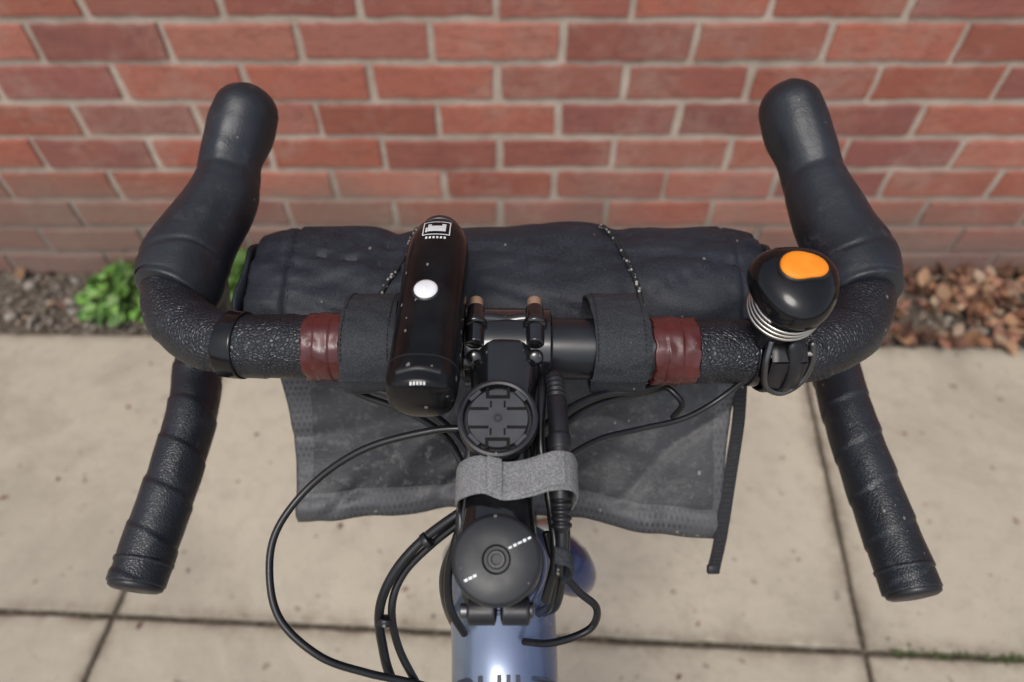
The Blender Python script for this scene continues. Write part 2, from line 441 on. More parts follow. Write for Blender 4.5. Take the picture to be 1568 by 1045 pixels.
def weed(name,cx,cy,rx,ry,h,cnt,sz):
    mb=MB()
    for _ in range(cnt):
        a=random.uniform(0,6.28); q=random.random()**.6
        x=cx+rx*q*math.cos(a); y=min(WY-.01,cy+ry*q*math.sin(a)); z=h*(1-q*q*.7)*random.uniform(.3,1)+.004
        g=random.uniform(.45,1.25); s=sz*random.uniform(.5,1.25)
        col=random.choice([(.11,.26,.04),(.15,.33,.06),(.06,.16,.025),(.20,.37,.09)])
        leaf(mb,(x,y,z),s,s*.42,a+random.uniform(-.9,.9),random.uniform(-.4,.6),random.uniform(-.5,.2),tuple(c*g for c in col),5)
        if random.random()<.5:
            V,F=tubegeo([(cx+(x-cx)*.3,cy+(y-cy)*.3,0),((x+cx)/2,(y+cy)/2,z*.7),(x,y,z)],.0009,n=5,ds=.02,caps=(0,0)); mb.put(V,F,(.10,.2,.04))
    return mb.obj(name,GREEN,None,True)
weed('weed_plant',-.855,1.045,.10,.09,.08,185,.030)
weed('weed_plant',-.625,1.03,.11,.10,.13,340,.036)
weed('weed_plant',-.27,1.08,.07,.05,.16,130,.03)
weed('weed_plant',1.55,1.02,.06,.05,.04,60,.02)
mb=MB()
for _ in range(500):
    x=random.uniform(.60,1.3); y=yl(0,x)+random.gauss(0,.005); s=random.uniform(.003,.007)
    leaf(mb,(x,y,-.004+random.random()*.004),s,s*.4,random.uniform(0,6.28),random.uniform(-.9,0),0,(.07,.10,.03),3)
mb.obj('joint_moss',GREEN,None,True)

# ------------------------------------------------------------------ bicycle
bike=empty('bicycle')
barL=[(-.1207,.2175,.874),(-.1417,.2195,.873),(-.1587,.2247,.872),(-.1740,.2345,.871),(-.1854,.2499,.871),(-.1907,.2681,.870)]
barR=[(.1056,.2141,.874),(.1277,.2144,.873),(.1469,.2160,.872),(.1653,.2216,.872),(.1814,.2336,.871),(.1918,.2499,.871),(.1973,.2681,.870)]
tube('bare_handlebar',[(-.1207,.2175,.874),(-.0619,.2175,.874),(0,.2166,.874),(.0406,.2157,.874),(.1056,.2141,.874)],.0158,BARM,bike,n=48,caps=(0,0))
pL=[(-.0845,.2175,.874),(-.10,.2175,.874)]+barL
pR=[(.0930,.2143,.874)]+barR
def wrapf(amp,pitch,sd):
    def f(r,s,th):
        ph=(s/pitch+th/(2*math.pi)+.06*noise.noise(Vector((s*20,math.cos(th),math.sin(th)+sd))))%1.0
        st=ph/.07 if ph<.07 else 1-(ph-.07)/.93
        return r+amp*(st-.5)+.0004*noise.noise(Vector((s*70,math.cos(th)*2,math.sin(th)*2+sd)))
    return f
tube('bar_tape_left',pL,.0165,TAPE,bike,n=64,ds=.001,rfun=wrapf(.0007,.029,1),caps=(.1,0))
tube('bar_tape_right',pR,.0165,TAPE,bike,n=64,ds=.001,rfun=wrapf(.0007,-.029,2),caps=(.1,0))
dL=[(-.1890,.272,.870),(-.194,.294,.852),(-.201,.302,.822),(-.208,.294,.794),(-.2109,.2725,.780),(-.2065,.2363,.776),(-.2092,.1942,.768),(-.2138,.1560,.760),(-.2158,.1365,.7565)]
dR=[(.1960,.272,.870),(.201,.294,.852),(.208,.302,.822),(.215,.294,.794),(.2175,.2725,.780),(.2170,.2363,.776),(.2210,.1942,.768),(.2261,.1560,.760),(.2287,.1325,.7565)]
dr=[.016,.016,.016,.016,.0156,.0156,.0158,.0161,.0161]
tube('drop_tape_left',dL,dr,TAPED,bike,n=56,ds=.001,rfun=wrapf(.0008,.027,3),caps=(0,.12))
tube('drop_tape_right',dR,dr,TAPED,bike,n=56,ds=.001,rfun=wrapf(.0008,-.027,4),caps=(0,.12))
for s,p,q in (('left',dL[-1],dL[-2]),('right',dR[-1],dR[-2])):
    ax=Vector(p)-Vector(q); M=frame_to(ax,Vector(p)+ax.normalized()*.001)
    V,F=revolve([(0.001,.0035),(.008,.0033),(.0125,.0028),(.0148,.0015),(.0152,0),(.0150,-.002)],40,M); add('bar_end_plug_'+s,V,F,BLK,bike)
    M=frame_to(ax,Vector(p)-ax.normalized()*.012)
    V,F=revolve([(.0160,-.0015),(.0167,-.001),(.0167,.001),(.0160,.0015)],40,M); add('end_tape_edge_'+s,V,F,TAPED,bike)
tube('clamp_band_left',[(-.1376,.2189,.8732),(-.1420,.2194,.873),(-.1462,.2204,.8728)],[.0176]*3,GLOSS,bike,n=48,ds=.001,caps=(.08,.08))
tube('clamp_band_right',[(.1193,.2142,.8735),(.1235,.2143,.873),(.1277,.2144,.873)],[.0174]*3,GLOSS,bike,n=48,ds=.001,caps=(.08,.08))
def wr(r,s,th): return r+.0007*noise.noise(Vector((s*200,math.cos(th)*3,math.sin(th)*3)))+(.0006 if .006<s<.0135 else 0)
for nm,x0,x1,y in (('left',-.1038,-.0853,.2173),('right',.0706,.0922,.2146)):
    V,F=tubegeo([(x0,y,.874),((x0+x1)/2,y,.874),(x1,y,.874)],.0172,n=64,ds=.0006,caps=(.05,.05),rfun=wr)
    V2=[]
    for v in V:
        v=Vector(v); th=math.atan2(v.z-.874,v.y-y); e=(v.x-(x0+x1)/2)/((x1-x0)/2)
        v.x+=e*(.0013*noise.noise(Vector((th*2.2,e*2,x0*50)))+.0007*noise.noise(Vector((th*9,e,3)))); V2.append(v)
    add('electrical_tape_'+nm,V2,F,MAR,bike)
# hoods
hL=[(-.1880,.2560,.8695),(-.1866,.2631,.870),(-.1871,.2808,.873),(-.1806,.3029,.878),(-.1734,.3252,.884),(-.1716,.3463,.892),(-.1670,.3641,.903),(-.1636,.3722,.910)]
hR=[(.1950,.2560,.8695),(.1946,.2631,.870),(.1953,.2808,.873),(.1899,.3029,.878),(.1852,.3252,.884),(.1812,.3463,.892),(.1754,.3641,.903),(.1720,.3755,.910)]
hr=[.0212,.0226,.0238,.0215,.0196,.0179,.0196,.0190]
def hfm(sg):
    def hf(r,s,th):
        q=r*(1+.040*noise.noise(Vector((s*40,math.cos(th)*1.5,math.sin(th)*1.5+sg))))
        q+=-.0007*math.exp(-((s-.024-.004*math.sin(th*2))/.0016)**2)
        q+=.0006*math.exp(-(s/.0022)**2)
        q+=.0012*math.exp(-((s-.100)/.008)**2)*math.cos(th)
        q+=-.0005*math.exp(-((s-.083-.004*math.cos(th))/.0026)**2)
        q+=.0010*math.exp(-(math.sin(th/2)/.12)**2)*min(1,max(0,(s-.03)/.02))
        return q
    return hf
tube('brake_hood_left',hL,hr,RUB,bike,n=56,ds=.0015,ry=1.0,fixed=True,caps=(.12,.92),rfun=hfm(0),exp=2.1)
tube('brake_hood_right',hR,hr,RUB,bike,n=56,ds=.0015,ry=1.0,fixed=True,caps=(.12,.92),rfun=hfm(5),exp=2.1)
for s,sg,x in (('left',-1,-.170),('right',1,.180)):
    tube('brake_lever_'+s,[(x,.368,.892),(x+sg*.012,.360,.87),(x+sg*.028,.345,.835),(x+sg*.034,.325,.80),(x+sg*.036,.305,.785)],[.007,.006,.0055,.0055,.004],BLK,bike,n=16,ds=.004,ry=1.0)
# stem
MS=MB()
V,F=tubegeo([(-.0030,.2080,.874),(-.0042,.170,.8725),(-.0054,.132,.870),(-.0062,.1120,.868)],[.0185,.0150,.0148,.0175],n=40,ds=.003,fixed=True,exp=3.0,caps=(.2,.2)); MS.put(V,F)
V,F=tubegeo([(-.0232,.2168,.874),(-.002,.2166,.874),(.0188,.2163,.874)],.0205,n=48,ds=.002,caps=(.12,.12)); MS.put(V,F)
SA=Vector((0,-.326,.945)); capc=Vector((-.0062,.1015,.885))
V,F=tubegeo([capc-SA*.040,capc-SA*.022,capc-SA*.0065],[.0190,.0192,.0182],n=48,ds=.002,caps=(.08,.08)); MS.put(V,F)
MS.obj('stem',CARB,bike,True,40)
tube('headset_spacers',[tuple(capc-SA*.062),tuple(capc-SA*.040)],.0205,MATT,bike,n=40,ds=.002,caps=(.05,.05),sharp=35)
mb=MB();mc=MB()
for x in (-.0180,.0112):
    V,F=tubegeo([(x,.2040,.8935),(x,.2150,.8945),(x,.2255,.8935)],[.0044,.0048,.0046],n=20,ds=.001,caps=(.3,.3)); mb.put(V,F)
    V,F=tubegeo([(x,.2135,.8955),(x,.2152,.8955)],[.0060,.0060],n=20,ds=.001,caps=(.3,.3)); mb.put(V,F)
    V,F=tubegeo([(x,.2262,.8938),(x,.2310,.8938)],[.0037,.0036],n=16,ds=.001,caps=(.3,.5)); mc.put(V,F)
    V,F=tubegeo([(x,.2355,.858),(x,.232,.856),(x,.205,.856)],.0048,n=20,ds=.002,caps=(.3,.3)); mb.put(V,F)
    V,F=tubegeo([(x,.1985,.8895),(x,.1975,.8905)],[.0040,.0034],n=18,ds=.001,caps=(.3,.3)); mb.put(V,F)
V,F=tubegeo([(-.0180,.220,.893),(-.010,.2205,.8922),(-.002,.2202,.8912),(.005,.2205,.8922),(.0112,.220,.893)],.0036,n=16,ds=.001,caps=(0,0)); mb.put(V,F)
mb.obj('faceplate',CARB,bike,True,45); mc.obj('faceplate_bolts',COPPER,bike,True,45)
mb=MB();mc=MB()
for x in (-.0125,.0015):
    V,F=tubegeo([(x-.0050,.0895,.860),(x+.0050,.0895,.860)],.0058,n=20,ds=.001,caps=(.25,.25)); mb.put(V,F)
mb.obj('clamp_lugs',BLK,bike,True,45)
V,F=tubegeo([(.0060,.0893,.8615),(.0083,.0893,.8615)],.0032,n=16,ds=.001,caps=(.3,.3)); mc.put(V,F)
V,F=tubegeo([(-.0210,.0893,.8605),(-.0180,.0893,.8605)],.0030,n=16,ds=.001,caps=(.3,.3)); mc.put(V,F)
mc.obj('clamp_bolts',DSTEEL,bike,True,45)
# top cap
M=frame_to(SA,capc)
V,F=revolve([(.0174,-.0062),(.0178,-.005),(.0178,-.0018),(.0172,-.0004),(.0160,.0004),(.0080,.0008),(.0058,.0008),(.0052,.0001),(.0050,-.0008),(.0038,-.0008),(.0036,.0002),(.0030,.0003),(.0026,-.0002),(.0022,-.0016),(.0001,-.0016)],64,M)
add('top_cap',V,F,MATT,bike,True,None,35)
V,F=revolve([(.0037,-.0006),(.0037,.0006),(.0032,.0009),(.0023,.0009),(.0021,-.0012)],32,M); add('top_cap_bolt',V,F,BLK,bike,True,None,30)
mb=MB()
def mark(u,v,w,h,ang,mm):
    Rm=Matrix.Rotation(ang,4,'Z')
    V=[M@(Matrix.Translation((v,-u,0))@Rm@Vector((a,b_,.00088))) for a,b_ in ((-h/2,w/2),(-h/2,-w/2),(h/2,-w/2),(h/2,w/2))]
    mm.put(V,[(0,1,2,3)])
for i in range(5): mark(.0055+i*.0019,.0045+i*.0009,.0014 if i!=2 else .0017,.0008+.0003*(i%2),.45,mb)
for i in range(3): mark(-.0118+i*.0017,-.0078+i*.0008,.0014,.0010,.45,mb)
mb.obj('top_cap_print',WMARK,bike,False)
# frame
HT0=capc-SA*.062; HT1=capc-SA*.20
fr=MB()
V,F=tubegeo([tuple(HT0),tuple(HT0-SA*.03),tuple(capc-SA*.14),tuple(HT1)],[.0225,.0245,.0245,.028],n=48,ds=.004,caps=(.1,.1)); fr.put(V,F)
tt=[tuple(HT0-SA*.040+Vector((0,.012,0))),(-.004,.095,.7545),(-.003,.03,.742),(-.003,-.12,.722),(-.003,-.42,.700)]
V,F=tubegeo(tt,[.0285,.0284,.0275,.024,.018],n=64,ds=.005,caps=(.4,.2),fixed=True,exp=2.3); fr.put(V,F)
V,F=tubegeo([tuple(capc-SA*.17),(0,.06,.60),(0,-.30,.29)],[.026,.028,.026],n=40,ds=.01,caps=(.3,.3)); fr.put(V,F)
V,F=tubegeo([(0,-.30,.27),(-.002,-.42,.70),(-.002,-.45,.78)],[.019,.016,.016],n=32,ds=.02,caps=(.3,.3)); fr.put(V,F)
V,F=tubegeo([(-.035,-.30,.27),(.035,-.30,.27)],.022,n=32,ds=.02,caps=(.1,.1)); fr.put(V,F)
for sg in (-1,1):
    V,F=tubegeo([(sg*.02,-.31,.28),(sg*.045,-.45,.31),(sg*.062,-.73,.34)],[.012,.010,.008],n=20,ds=.02,caps=(.3,.3)); fr.put(V,F)
    V,F=tubegeo([(sg*.012,-.41,.66),(sg*.040,-.50,.55),(sg*.062,-.73,.34)],[.009,.009,.007],n=20,ds=.02,caps=(.3,.3)); fr.put(V,F)
fr.obj('frame',FRAME,bike,True,50)
fk=MB()
V,F=tubegeo([tuple(HT1),tuple(HT1-SA*.025)],[.027,.024],n=40,ds=.004,caps=(.1,.3)); fk.put(V,F)
for sg in (-1,1):
    a=HT1-SA*.02; o=.005
    V,F=tubegeo([tuple(a),(o+sg*.026,a.y+.006,a.z+.004),(o+sg*.043,a.y+.016+sg*-.006,a.z-.035),(o+sg*.050,.26,.50),(sg*.052,.345,.34)],[.02,.019,.015,.012,.008],n=24,ds=.01,caps=(.3,.3)); fk.put(V,F)
fk.obj('fork',FRAME,bike,True,50)
def wheel(nm,c):
    mb=MB(); N=96;n=16
    V=[];F=[]
    for i in range(N):
        a=2*math.pi*i/N
        for k in range(n):
            b_=2*math.pi*k/n; rr=.320+.020*math.cos(b_)
            V.append((c[0]+.020*math.sin(b_),c[1]+rr*math.cos(a),c[2]+rr*math.sin(a)))
    for i in range(N):
        for k in range(n):
            F.append((i*n+k,i*n+(k+1)%n,((i+1)%N)*n+(k+1)%n,((i+1)%N)*n+k))
    add(nm+'_tyre',V,F,TYRE,bike)
    V,F=[],[]
    prof=[(-.012,.305),(-.012,.285),(0,.278),(.012,.285),(.012,.305)]
    for i in range(N):
        a=2*math.pi*i/N
        for (px,rr) in prof: V.append((c[0]+px,c[1]+rr*math.cos(a),c[2]+rr*math.sin(a)))
    for i in range(N):
        for k in range(4): F.append((i*5+k,i*5+k+1,((i+1)%N)*5+k+1,((i+1)%N)*5+k))
    add(nm+'_rim',V,F,BLK,bike)
    for i in range(28):
        a=2*math.pi*i/28; s=-1 if i%2 else 1; a2=a+s*.5
        V,F=tubegeo([(c[0]+s*.025,c[1]+.02*math.cos(a2),c[2]+.02*math.sin(a2)),(c[0],c[1]+.282*math.cos(a),c[2]+.282*math.sin(a))],.001,n=6,ds=.2,caps=(0,0)); mb.put(V,F)
    V,F=tubegeo([(c[0]-.05,c[1],c[2]),(c[0]-.02,c[1],c[2]),(c[0]+.02,c[1],c[2]),(c[0]+.05,c[1],c[2])],[.02,.014,.014,.02],n=24,ds=.01,caps=(.2,.2)); mb.put(V,F)
    mb.obj(nm+'_spokes_and_hub',STEEL,bike)
wheel('front_wheel',(0,.345,.34)); wheel('rear_wheel',(0,-.735,.34))
sd=MB(); V,F=tubegeo([(0,-.27,.945),(0,-.36,.945),(0,-.44,.95),(0,-.52,.955),(0,-.55,.955)],[.016,.022,.045,.072,.06],n=32,ds=.008,ry=.35,fixed=True,caps=(.8,.4)); sd.put(V,F)
V,F=tubegeo([(-.002,-.45,.76),(0,-.47,.93)],.0136,n=24,ds=.02,caps=(.1,.1)); sd.put(V,F)
sd.obj('saddle_and_post',BLK,bike)
def textmesh(body,size):
    tc=bpy.data.curves.new('txt','FONT'); tc.body=body; tc.size=size; tc.align_x='CENTER'; tc.resolution_u=4
    to=bpy.data.objects.new('txt',tc); scene.collection.objects.link(to); bpy.context.view_layer.update()
    dg=bpy.context.evaluated_depsgraph_get(); me=bpy.data.meshes.new_from_object(to.evaluated_get(dg)); bpy.data.objects.remove(to)
    bm=bmesh.new(); bm.from_mesh(me); bmesh.ops.triangulate(bm,faces=bm.faces); bmesh.ops.subdivide_edges(bm,edges=bm.edges,cuts=2)
    return bm
bm=textmesh('BUILT',.0235)
for v in bm.verts:
    x=v.co.x*.84; y=v.co.y+.0665
    zc=.742+(y-.03)/(.095-.03)*(.7545-.742)
    r=.0275+(y-.03)/(.065)*(.0009)
    q=max(0,1-(abs(x)/r)**2.3)**(1/2.3)
    v.co=Vector((x-.0035,y,zc+r*q+.0007))
me2=bpy.data.meshes.new('frame_lettering'); bm.to_mesh(me2); me2.materials.append(GMARK)
lo=bpy.data.objects.new('frame_lettering',me2); scene.collection.objects.link(lo); lo.parent=bike
# cables
def sc(l): return [(x/1e4,y/1e4,z) for x,y,z in l]
cabs={
'A':sc([(-100,1760,.870),(-198,1702,.872),(-385,1696,.870),(-702,1646,.862),(-958,1525,.85),(-1118,1336,.84),(-1143,1153,.83),(-1079,974,.82),(-895,842,.81),(-692,795,.80),(-517,780,.79),(-300,760,.775)]),
'B':sc([(-100,1450,.856),(-218,1367,.855),(-407,1267,.845),(-544,1150,.835),(-623,1034,.82),(-630,926,.80),(-578,781,.78),(-400,600,.74)]),
'C':sc([(-100,1420,.85),(-219,1341,.85),(-380,1256,.84),(-514,1153,.83),(-567,1034,.82),(-550,912,.80),(-465,781,.78),(-330,620,.74)]),
'D':sc([(1366,2089,.893),(1247,2029,.88),(1083,1956,.862),(883,1864,.855),(643,1798,.855),(434,1712,.86),(265,1584,.865),(150,1480,.86)]),
'E':sc([(820,2080,.858),(676,2002,.86),(486,1964,.862),(311,1863,.866),(142,1684,.872),(100,1500,.868)]),
'F':sc([(830,2090,.85),(711,2045,.852),(526,1969,.856),(331,1851,.860),(174,1648,.866),(120,1450,.862)]),
'G':sc([(150,1230,.86),(193,1140,.85),(302,1060,.835),(392,1018,.825),(382,965,.815),(297,929,.810),(177,926,.80),(60,960,.79)]),
'H':sc([(150,2000,.872),(141,1818,.885),(130,1567,.880),(164,1369,.868),(188,1131,.860),(150,1000,.84)]),
'I':sc([(-900,2080,.856),(-790,2023,.860),(-542,1928,.862),(-328,1745,.868),(-193,1556,.870),(-170,1380,.862)]),
'J':sc([(800,2060,.855),(840,2024,.855),(893,1976,.850),(858,1959,.840)]),
'K':sc([(-900,2085,.852),(-760,2010,.852),(-500,1880,.855),(-300,1680,.862),(-200,1450,.858),(-185,1250,.85)]),
'L':sc([(-240,2300,.862),(-190,2000,.880),(-175,1800,.883),(-195,1500,.876),(-215,1300,.862),(-200,1150,.85)]),
'M':sc([(-220,1330,.856),(-262,1240,.846),(-300,1150,.83),(-300,1060,.81),(-240,1000,.79)]),
'N':sc([(-200,1300,.850),(-280,1235,.838),(-335,1180,.815),(-330,1130,.78),(-280,1150,.72)]),
}
rd={'A':.0018,'B':.0023,'C':.0019,'D':.0015,'E':.0022,'F':.0019,'G':.0018,'H':.0021,'I':.0022,'J':.0016,'K':.0019,'L':.0021,'M':.0021,'N':.0024}
for k,p in cabs.items():
    tube('cable_'+k.lower(),p,rd[k],CABLE,bike,n=14,ds=.002,caps=(.5,.5))
mb=MB()
for (p,q) in (((-.0388,.1263,.8455),(-.0405,.1253,.8445)),((-.0600,.1000,.8145),(-.0603,.0980,.8130))):
    V,F=tubegeo([p,q],.0040,n=12,ds=.002,caps=(.3,.3)); mb.put(V,F)
mb.obj('cable_ties',CABLE,bike)
for i,(o,r) in enumerate(((-.0225,.0023),(.0200,.0022),(.0235,.0020))):
    tube('cable_bundle_%d'%i,[(o*.85,.165,.868),(o,.140,.865),(o*1.02,.118,.852),(o*.9,.104,.825),(o*.7,.11,.79)],r,CABLE,bike,n=12,ds=.002)
cn=sc([(200,1930,.878),(204,1863,.885),(208,1621,.888),(209,1473,.885),(209,1341,.88),(213,1157,.868),(205,1080,.855)])
def cr(r,s,th):
    u=s; rib=lambda a,b_: a<u<b_
    if u<.006: return .0022
    if rib(.006,.022) or rib(.066,.081): return .0034+.0011*(1 if (u*1000)%3.0<1.7 else 0)
    if rib(.022,.066): return .0046+(.0006 if .040<u<.046 else 0)
    return .0026
tube('cable_connector',cn,.004,BLK,bike,n=24,ds=.0006,rfun=cr,caps=(.3,.3))

def band(path,width,thick,mat,name,parent,axis=Vector((0,1,0)),ds=60,wob=.0004):
    P=[Vector(crom(path,i*(len(path)-1)/ds)) for i in range(ds+1)]
    V=[];F=[];nw=10
    for i,p in enumerate(P):
        t=(P[min(i+1,ds)]-P[max(i-1,0)]).normalized(); nn=axis.cross(t).normalized()
        sec=[]; wd=width*(1+.03*noise.noise(p*130))
        for k in range(nw+1):
            a=-.5+k/nw; sec.append(p+axis*(a*wd)+nn*(thick/2*(1 if abs(a)<.5 else .3)+wob*noise.noise(p*220+axis*a*4)))
        for k in range(nw,-1,-1):
            a=-.5+k/nw; sec.append(p+axis*(a*wd)-nn*(thick/2*(1 if abs(a)<.5 else .3)))
        V+=sec
    m=2*(nw+1)
    for i in range(ds):
        for k in range(m):
            F.append((i*m+k,i*m+(k+1)%m,(i+1)*m+(k+1)%m,(i+1)*m+k))
    F.append(tuple(range(m)));F.append(tuple(ds*m+k for k in range(m-1,-1,-1)))
    return add(name,V,F,mat,parent,True,None,50)
ga=Vector((0,.985,.17)).normalized()
band([(-.0200,.139,.852),(-.0238,.138,.868),(-.0225,.1365,.883),(-.0130,.1355,.8915),(-.004,.1335,.8895),(.0055,.1330,.8925),(.0150,.1340,.8965),(.0235,.1355,.8945),(.0275,.137,.885),(.0262,.138,.870),(.020,.139,.855)],.0165,.0016,GSTR,'cable_tie_strap',bike,ga,90,.0008)
band([(.004,.1325,.8932),(.010,.1332,.8962),(.0165,.1342,.8990),(.0215,.1350,.8982)],.0145,.0014,GSTR,'cable_tie_tail',bike,ga,30)
band([(-.0105,.1357,.8935),(-.008,.1350,.8930),(-.0045,.1338,.8915)],.0160,.0014,GSTR,'cable_tie_fold',bike,ga,20)
band([(.018,.110,.868),(.024,.109,.866),(.026,.108,.858),(.022,.108,.848)],.007,.0014,FAB2,'cable_tie_small',bike,Vector((0,.93,.36)).normalized(),30)
band([(-.0880,.2035,.866),(-.0855,.2010,.861),(-.0835,.2005,.858)],.004,.0005,MAR,'electrical_tape_tail',bike,Vector((1,0,0)),16,.0006)

# ------------------------------------------------------------------ computer mount
cmt=empty('computer_mount')
Mg=frame_to(Vector((0,-.24,.97)),(-.0062,.1592,.8975))
V,F=revolve([(.0150,-.0075),(.0172,-.0068),(.0177,-.005),(.0177,.0010),(.0173,.0020),(.0162,.0024),(.0152,.0020),(.0148,.0008),(.0147,-.0026),(.0001,-.0026)],64,Mg)
add('mount_ring',V,F,BLK,cmt,True,None,35)
V,F=revolve([(.0134,-.0026),(.0134,.0002),(.0130,.0008),(.0001,.0009)],64,Mg); add('mount_plate',V,F,GR,cmt,True,None,35)
mb=MB()
def mbox(u,v,w,h,z,t,mm,ang=0):
    c=Mg@(Matrix.Rotation(ang,4,'Z')@Vector((v,-u,z))); V,F=boxgeo((0,0,0),(h,w,t),None,0)
    R3=Mg.to_3x3()@Matrix.Rotation(ang,3,'Z'); mm.put([c+R3@q for q in V],F)
for a in (0,math.pi):
    mbox(0,.0096,.0105,.0015,.0008,.0006,mb,a)
    mbox(.0046,.0115,.0014,.0046,.0008,.0007,mb,a); mbox(-.0046,.0115,.0014,.0046,.0008,.0007,mb,a)
    mbox(.0082,.0042,.0085,.0013,.0008,.0006,mb,a); mbox(.0082,-.0042,.0085,.0013,.0008,.0006,mb,a)
    mbox(.0030,.0062,.0008,.0030,.0008,.0006,mb,a); mbox(-.0030,.0062,.0008,.0030,.0008,.0006,mb,a)
mb.obj('mount_slots',SLOTM,cmt,True,35)
mb=MB()
for a in range(4): mbox(0,.0141,.006,.0016,.0010,.0016,mb,a*math.pi/2+.78)
mb.obj('mount_tabs',GR,cmt,True,35)
V,F=revolve([(.0019,.0005),(.0019,.0015),(.0010,.0015),(.0009,.0008),(.0001,.0008)],16,Mg); add('mount_screw',V,F,BLK,cmt,True,None,35)
V,F=boxgeo((-.0055,.170,.8880),(.011,.022,.004),None,.0015); add('mount_arm',V,F,CARB,cmt,True,None,35)

# ------------------------------------------------------------------ front light
lt=empty('bicycle_light')
la=Vector((-.0372,.2640,.905)); lb=Vector((-.0393,.1650,.905))
lp_=[la.lerp(lb,t) for t in (0,.08,.2,.4,.6,.8,.93,1)]
V,F=tubegeo([tuple(p) for p in lp_],[.0130,.0150,.0160,.0160,.0158,.0158,.0158,.0147],n=64,ds=.0012,fixed=True,ry=.96,exp=2.4,caps=(.50,.30))
add('light_body',V,F,LGLOSS,lt)
V,F=tubegeo([tuple(la.lerp(lb,.875)),tuple(la.lerp(lb,.885))],.01605,n=56,ds=.0006,fixed=True,ry=.96,exp=2.4,caps=(.03,.03)); add('light_seam',V,F,BLK,lt,True,None,40)
V,F=tubegeo([tuple(la.lerp(lb,.955)+Vector((-.009,0,.0122))),tuple(la.lerp(lb,.95)+Vector((0,0,.0145))),tuple(la.lerp(lb,.955)+Vector((.009,0,.0122)))],.0017,n=12,ds=.001,caps=(.5,.5)); add('light_port_lip',V,F,BLK,lt)
MB_=frame_to((0,-.05,1),(-.0395,.2140,.9196))
V,F=revolve([(.0066,-.002),(.0066,.0006),(.0062,.0014),(.0050,.0016)],40,MB_); add('button_ring',V,F,BLK,lt)
V,F=revolve([(.0056,.000),(.0056,.0014),(.0050,.0022),(.0035,.0028),(.0001,.0031)],40,MB_); add('light_button',V,F,WHITEP,lt)
V,F=tubegeo([(-.0373,.2695,.905),(-.0372,.2720,.905)],[.0102,.0098],n=40,ds=.001,caps=(.1,.1)); add('light_lens',V,F,DSTEEL,lt)
lbv=bpy.data.objects['light_body']; lbt=BVHTree.FromPolygons([v.co for v in lbv.data.vertices],[tuple(p.vertices) for p in lbv.data.polygons])
def drop(bv,x,y,off=.00025,top=1.0,alt=.9):
    h=bv.ray_cast(Vector((x,y,top)),Vector((0,0,-1)))
    return (h[0]+h[1]*(off if h[1].z>0 else -off)) if h[0] else Vector((x,y,alt))
mb=MB()
def dec(x0,x1,y0,y1,mm,n=6):
    V=[];F=[]
    for j in range(n+1):
        for i in range(n+1):
            V.append(drop(lbt,x0+(x1-x0)*i/n,y0+(y1-y0)*j/n))
    for j in range(n):
        for i in range(n): a=j*(n+1)+i;F.append((a,a+1,a+n+2,a+n+1))
    mm.put(V,F)
cx=-.0376; y0,y1=.2515,.2635
dec(cx-.0068,cx+.0068,y0,y0+.0006,mb);dec(cx-.0068,cx+.0068,y1-.0006,y1,mb);dec(cx-.0068,cx-.0063,y0+.0006,y1-.0006,mb);dec(cx+.0063,cx+.0068,y0+.0006,y1-.0006,mb)
dec(cx-.0044,cx+.0046,y0+.0028,y1-.0044,mb);dec(cx-.0055,cx-.0045,y0+.0024,y1-.0057,mb);dec(cx+.0026,cx+.0046,y1-.0043,y1-.0026,mb);dec(cx-.0044,cx-.0026,y1-.0043,y1-.0028,mb)
for i in range(6): dec(cx-.0050+i*.0018,cx-.0050+i*.0018+.0010,y0-.0030,y0-.0014,mb,2)
mb.obj('light_logo',WMARK,lt,False)
mb=MB()
for i in range(5): dec(-.0425+i*.0014,-.0425+i*.0014+.0009,.1630,.1639,mb,2)
mb.obj('light_model_print',WMARK,lt,False)
V,F=boxgeo((-.0385,.214,.888),(.020,.030,.010),None,.002); add('light_bracket',V,F,BLK,lt,True,None,35)
tube('light_bracket_band',[(-.0475,.2172,.874),(-.0385,.2172,.874),(-.0295,.2172,.874)],.0185,BLK,lt,n=40,ds=.002,caps=(.08,.08),sharp=35)

# ------------------------------------------------------------------ handlebar bag
bag=empty('handlebar_bag')
V=[];F=[];nx,nt=220,90
XL,XR=-.1565,.1530
EX=2.6
for i in range(nx+1):
    u=i/nx; x=XL+(XR-XL)*u
    e=min(x-XL,XR-x)
    k=min(1,e/.020); endz=.88+.12*(1-(1-k)**2)
    close=1.0
    if e<.0022: close=.82+.18*(e/.0022)
    for j in range(nt):
        th=2*math.pi*j/nt
        cy,cz=.2895,.8330
        c,s=math.cos(th),math.sin(th); q=(abs(c)**EX+abs(s)**EX)**(-1/EX)
        ry_,rz_=.0445*(.95+.05*k),.0365*endz
        p=Vector((x,cy+c*q*ry_*close,cz+s*q*rz_*close-(1-k)*.002))
        nd=Vector((0,c,s))
        w=.0042*noise.noise(Vector((x*12,c*1.3,s*1.3+3)))+.0014*noise.noise(Vector((x*38+s*3,c*2.2,s*2.2)))
        for kk,(fx,fc,se,am) in enumerate(((10,1.8,9,.0022),(17,-2.2,4,.0015))):
            rr_=abs(noise.noise(Vector((x*fx+c*fc,c*.8+kk,s*.8+se))))
            w-=am*max(0,1-rr_*8)
        for xc in (.064+.012*(1-c)*.4,-.071):
            w-=.0030*math.exp(-((x-xc)/.010)**2)*(1 if s>-.3 else .3)
            w-=.0014*math.exp(-((x-xc)/.030)**2)
        for xs in (XL+.0255,XR-.022): w-=.0014*math.exp(-((x-xs)/.0013)**2)
        if XL+.0255<x<XR-.022: w+=.0008
        V.append(p+nd*w)
